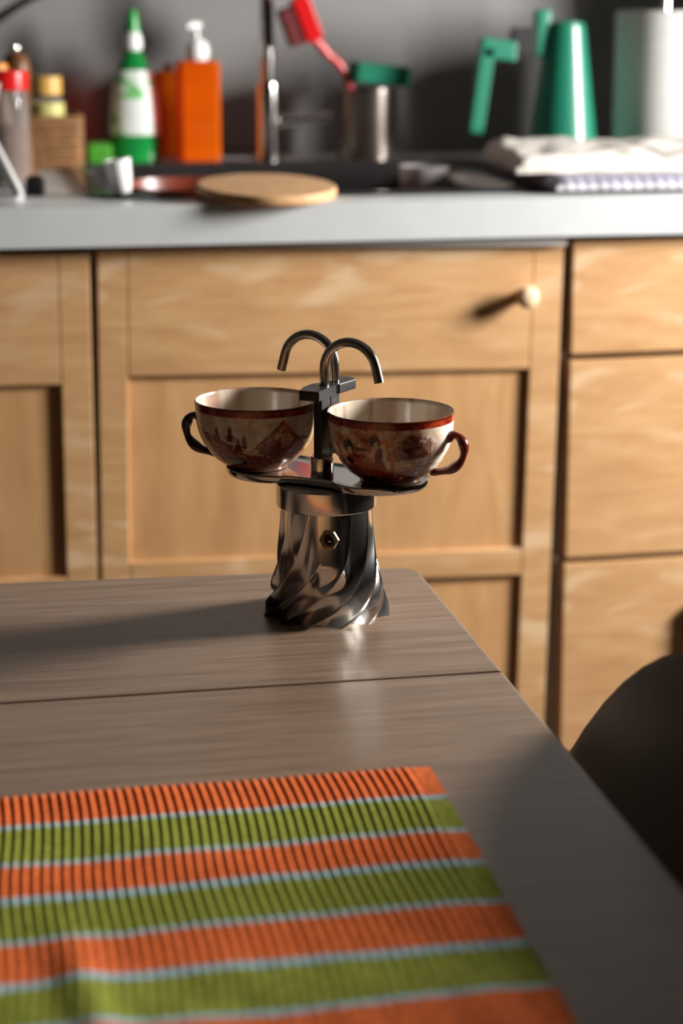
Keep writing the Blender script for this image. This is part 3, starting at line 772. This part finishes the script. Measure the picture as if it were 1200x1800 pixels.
# white spatula leaning against the red lidded jar, a small black cap next to it
p0 = onZ(36, 349, ZC+.0060); p1 = onY(-22, 232, 2.175)
spd = (p1-p0)
sp = thing('spatula', 'white plastic spatula handle leaning on the jar at the left edge', 'spatula', p0)
tube('handle', [Vector((0, 0, 0)), spd*.15, spd*.6, spd], [.0046, .0058, .0056, .0048], M_WHITE, sp, 14)
V = [spd*1.0 + Vector(a) for a in ((-.002, 0, 0), (.004, 0, 0), (.016, .012, .05), (-.022, .012, .05))]
Vb = V + [v + Vector((0, .003, -.001)) for v in V]
obj('blade', Vb, [(0, 1, 2, 3), (4, 7, 6, 5), (0, 4, 5, 1), (1, 5, 6, 2), (2, 6, 7, 3), (3, 7, 4, 0)], M_WHITE, sp)
q = onZ(62, 342, ZC)
bc = lathe('bottle_stopper', [(0, 0), (.010, 0), (.0105, .002), (.0100, .016), (.006, .020), (0, .0205)], M_BLACK, None, 28, loc=(q.x, q.y, ZC))
tag(bc, 'small black stopper on the worktop beside the white spatula', 'stopper')
q = onZ(152, 292, ZC)
gs = tag(objbm('sponge', box_bm(-.015, .015, -.022, .022, 0, .026, .004, 2), M_SPONGE, None, 40, loc=(q.x+.018, q.y+.03, ZC)), 'small bright green sponge between the basket and the green bottle', 'sponge')
cbp = [onY(x, y, YW-.006) for x, y in ((-60, 75), (-10, 42), (30, 14), (70, -8), (120, -28), (190, -60))]
cb_ = tube('power_cable', spline(cbp, 6), .0034, M_CABLE, None, 10)
tag(cb_, 'black cable curving across the wall at the upper left', 'cable')

# ------------------------------------------------------------------ utensil jar, brush, scourer
ux, uy = .5265, 2.540
uj = thing('utensil_pot', 'steel utensil pot behind the sink, right of the tap', 'pot', (ux, uy, ZC))
lathe('pot_wall', [(0, 0), (.0365, 0), (.0380, .002), (.0385, .084), (.0392, .089), (.0385, .0905), (.0372, .0885), (.0368, .004), (0, .003)], simple('dull_dark_steel', (.20, .17, .15), .25, .9, var=.25, scale=30, stretch=(1, 1, .1)), uj, 48)
br = thing('dish_brush', 'red plastic dish brush standing in the steel utensil pot', 'brush', (0, 0, 0))
A, B, Cc = Vector((ux-.004, uy, ZC+.006)), onY(610, 138, 2.530), onY(548, 62, 2.520)
D = onY(528, 8, 2.515)
tube('handle', spline([A, B, Cc.lerp(B, .4), Cc], 6), [.0048]*12+[.0055]*7, M_RED, br, 14, 1.0)
hdv = (D-Cc).normalized(); sd = Vector((hdv.z, 0, -hdv.x))
def obox(name, c, a, b, d, mat, parent):
    bm = box_bm(-1, 1, -1, 1, -1, 1, .18, 3)
    for v in bm.verts:
        v.co = Vector(c) + a*v.co.x + b*v.co.y + d*v.co.z
    return objbm(name, bm, mat, parent, 40)
hc_ = Cc.lerp(D, .55)
obox('brush_head', hc_, hdv*.029, Vector((0, 1, 0))*.018, sd*.0115, M_RED, br)
obox('bristles', hc_ - sd*.021 - hdv*.002, hdv*.024, Vector((0, 1, 0))*.015, sd*.0098, M_BRIST, br)
sg = obox('scourer', Vector((ux+.016, uy-.002, ZC+.1075)), Vector((.036, 0, -.004)), Vector((0, .026, 0)), Vector((.001, 0, .0125)), M_TEALSP, None)
tag(sg, 'teal scourer resting on the rim of the steel utensil pot', 'scourer')

# ------------------------------------------------------------------ teal jug
jx_, jy_ = onY(987, 285, 2.44).x, 2.44
jg = thing('coffee_jug', 'tapered teal jug with open-ended handle, left of the paper roll', 'jug', (jx_, jy_, ZC))
lathe('jug_body', [(0, 0), (.0425, 0), (.0445, .002), (.0440, .010), (.0250, .164), (.0242, .168), (0, .168)], M_TEAL, jg, 56)
lathe('jug_lid', [(0, .1682), (.0235, .1682), (.0225, .172), (.006, .175), (0, .175)], M_TEAL, jg, 40)
sp_ = objbm('spout_tab', box_bm(-.040, -.020, -.009, .009, .130, .188, .004, 3), M_TEAL, jg, 40)
objbm('handle_bracket', box_bm(-.070, -.020, -.008, .008, .132, .166, .003, 2), M_BLACK, jg, 40)
obox('handle', Vector((-.0860, 0, .1400)), Vector((.0230, 0, -.003)), Vector((0, .0085, 0)), Vector((.001, 0, .0120)), M_TEAL, jg)
obox('handle_grip', Vector((-.1060, 0, .0950)), Vector((.0088, 0, -.001)), Vector((0, .0085, 0)), Vector((.0075, 0, .056)), M_TEAL, jg)

# paper roll on a stand
rx, ry = onY(1160, 290, 2.445).x, 2.445
pr = thing('paper_roll_stand', 'steel paper roll stand with upright rod at the right edge', 'stand', (rx, ry, ZC))
lathe('stand_base', [(0, 0), (.070, 0), (.071, .002), (.068, .006), (0, .006)], M_CHROME, pr, 48)
lathe('stand_rod', [(0, .006), (.0045, .006), (.0045, .235), (.003, .238), (0, .238)], M_CHROME, pr, 16)
roll = lathe('paper_roll', [(.019, .0), (.0612, .0), (.0624, .002), (.0624, .177), (.0612, .179), (.019, .179), (.019, .0)], M_PAPER, None, 64, loc=(rx, ry, ZC+.0065))
tag(roll, 'thick white kitchen paper roll on the stand at the right edge', 'paper roll')

# towels
def cloth(name, x0, x1, y0, y1, z0, z1, mat, seed, label, amp=.003, skew=0.0):
    nx, ny = 60, 26; V, Fc = [], []
    for j in range(ny+1):
        for i in range(nx+1):
            u, v = i/nx, j/ny
            x = x0+(x1-x0)*u + skew*(v-.5) + .004*nz(v, u, 3, seed); y = y0+(y1-y0)*v + .005*nz(u, v, 4, seed+1)
            e = min(1, min(u/.04, (1-u)/.04, v/.06, (1-v)/.06)); rd = math.sqrt(max(0, 1-(1-e)**2))
            z = z0 + .001 + (z1-z0)*(.30+.70*rd) + amp*nz(u*2.2, v, 4, seed+2)*rd
            V.append((x, y, z))
    nn = len(V); V += [(x, y, z0+.0002) for (x, y, z) in V]
    for j in range(ny):
        for i in range(nx):
            a = j*(nx+1)+i; Fc.append((a, a+1, a+nx+2, a+nx+1)); Fc.append((nn+a, nn+a+nx+1, nn+a+nx+2, nn+a+1))
    per = [range(nx+1), [j*(nx+1)+nx for j in range(ny+1)], range((ny+1)*(nx+1)-1, ny*(nx+1)-1, -1), [j*(nx+1) for j in range(ny, -1, -1)]]
    for l in per:
        l = list(l)
        for a, b in zip(l, l[1:]): Fc.append((a, b, b+nn, a+nn))
    o = obj(name, V, Fc, mat, None, 60); return tag(o, label, 'towel')
cloth('tea_towel', .625, 1.05, 2.030, 2.30, ZC+.0042, ZC+.016, M_GING, 21, 'folded blue and white checked tea towel under the cream towel at the worktop front', .001)
cloth('tea_towel', .612, 1.06, 2.085, 2.34, ZC+.0180, ZC+.037, M_CREAM, 33, 'rumpled cream towel folded on top of the checked tea towel', .007, .03)

# unseen box added at the worktop's right end to shade the back wall
bb = thing('wall_shade_blocker', 'unseen dark box added at the right end of the worktop to shade the back wall', 'light blocker', (1.19, 2.51, ZC))
box('blocker_body', -.15, .15, -.13, .13, 0, .30, M_BLOCKER, bb, .006, 3)
box('blocker_top', -.152, .152, -.132, .132, .3005, .345, M_BLOCKER, bb, .006, 3)
tube('blocker_handle', [(-.05, -.130, .20), (-.04, -.150, .20), (.04, -.150, .20), (.05, -.130, .20)], .005, M_CHROME, bb, 10)
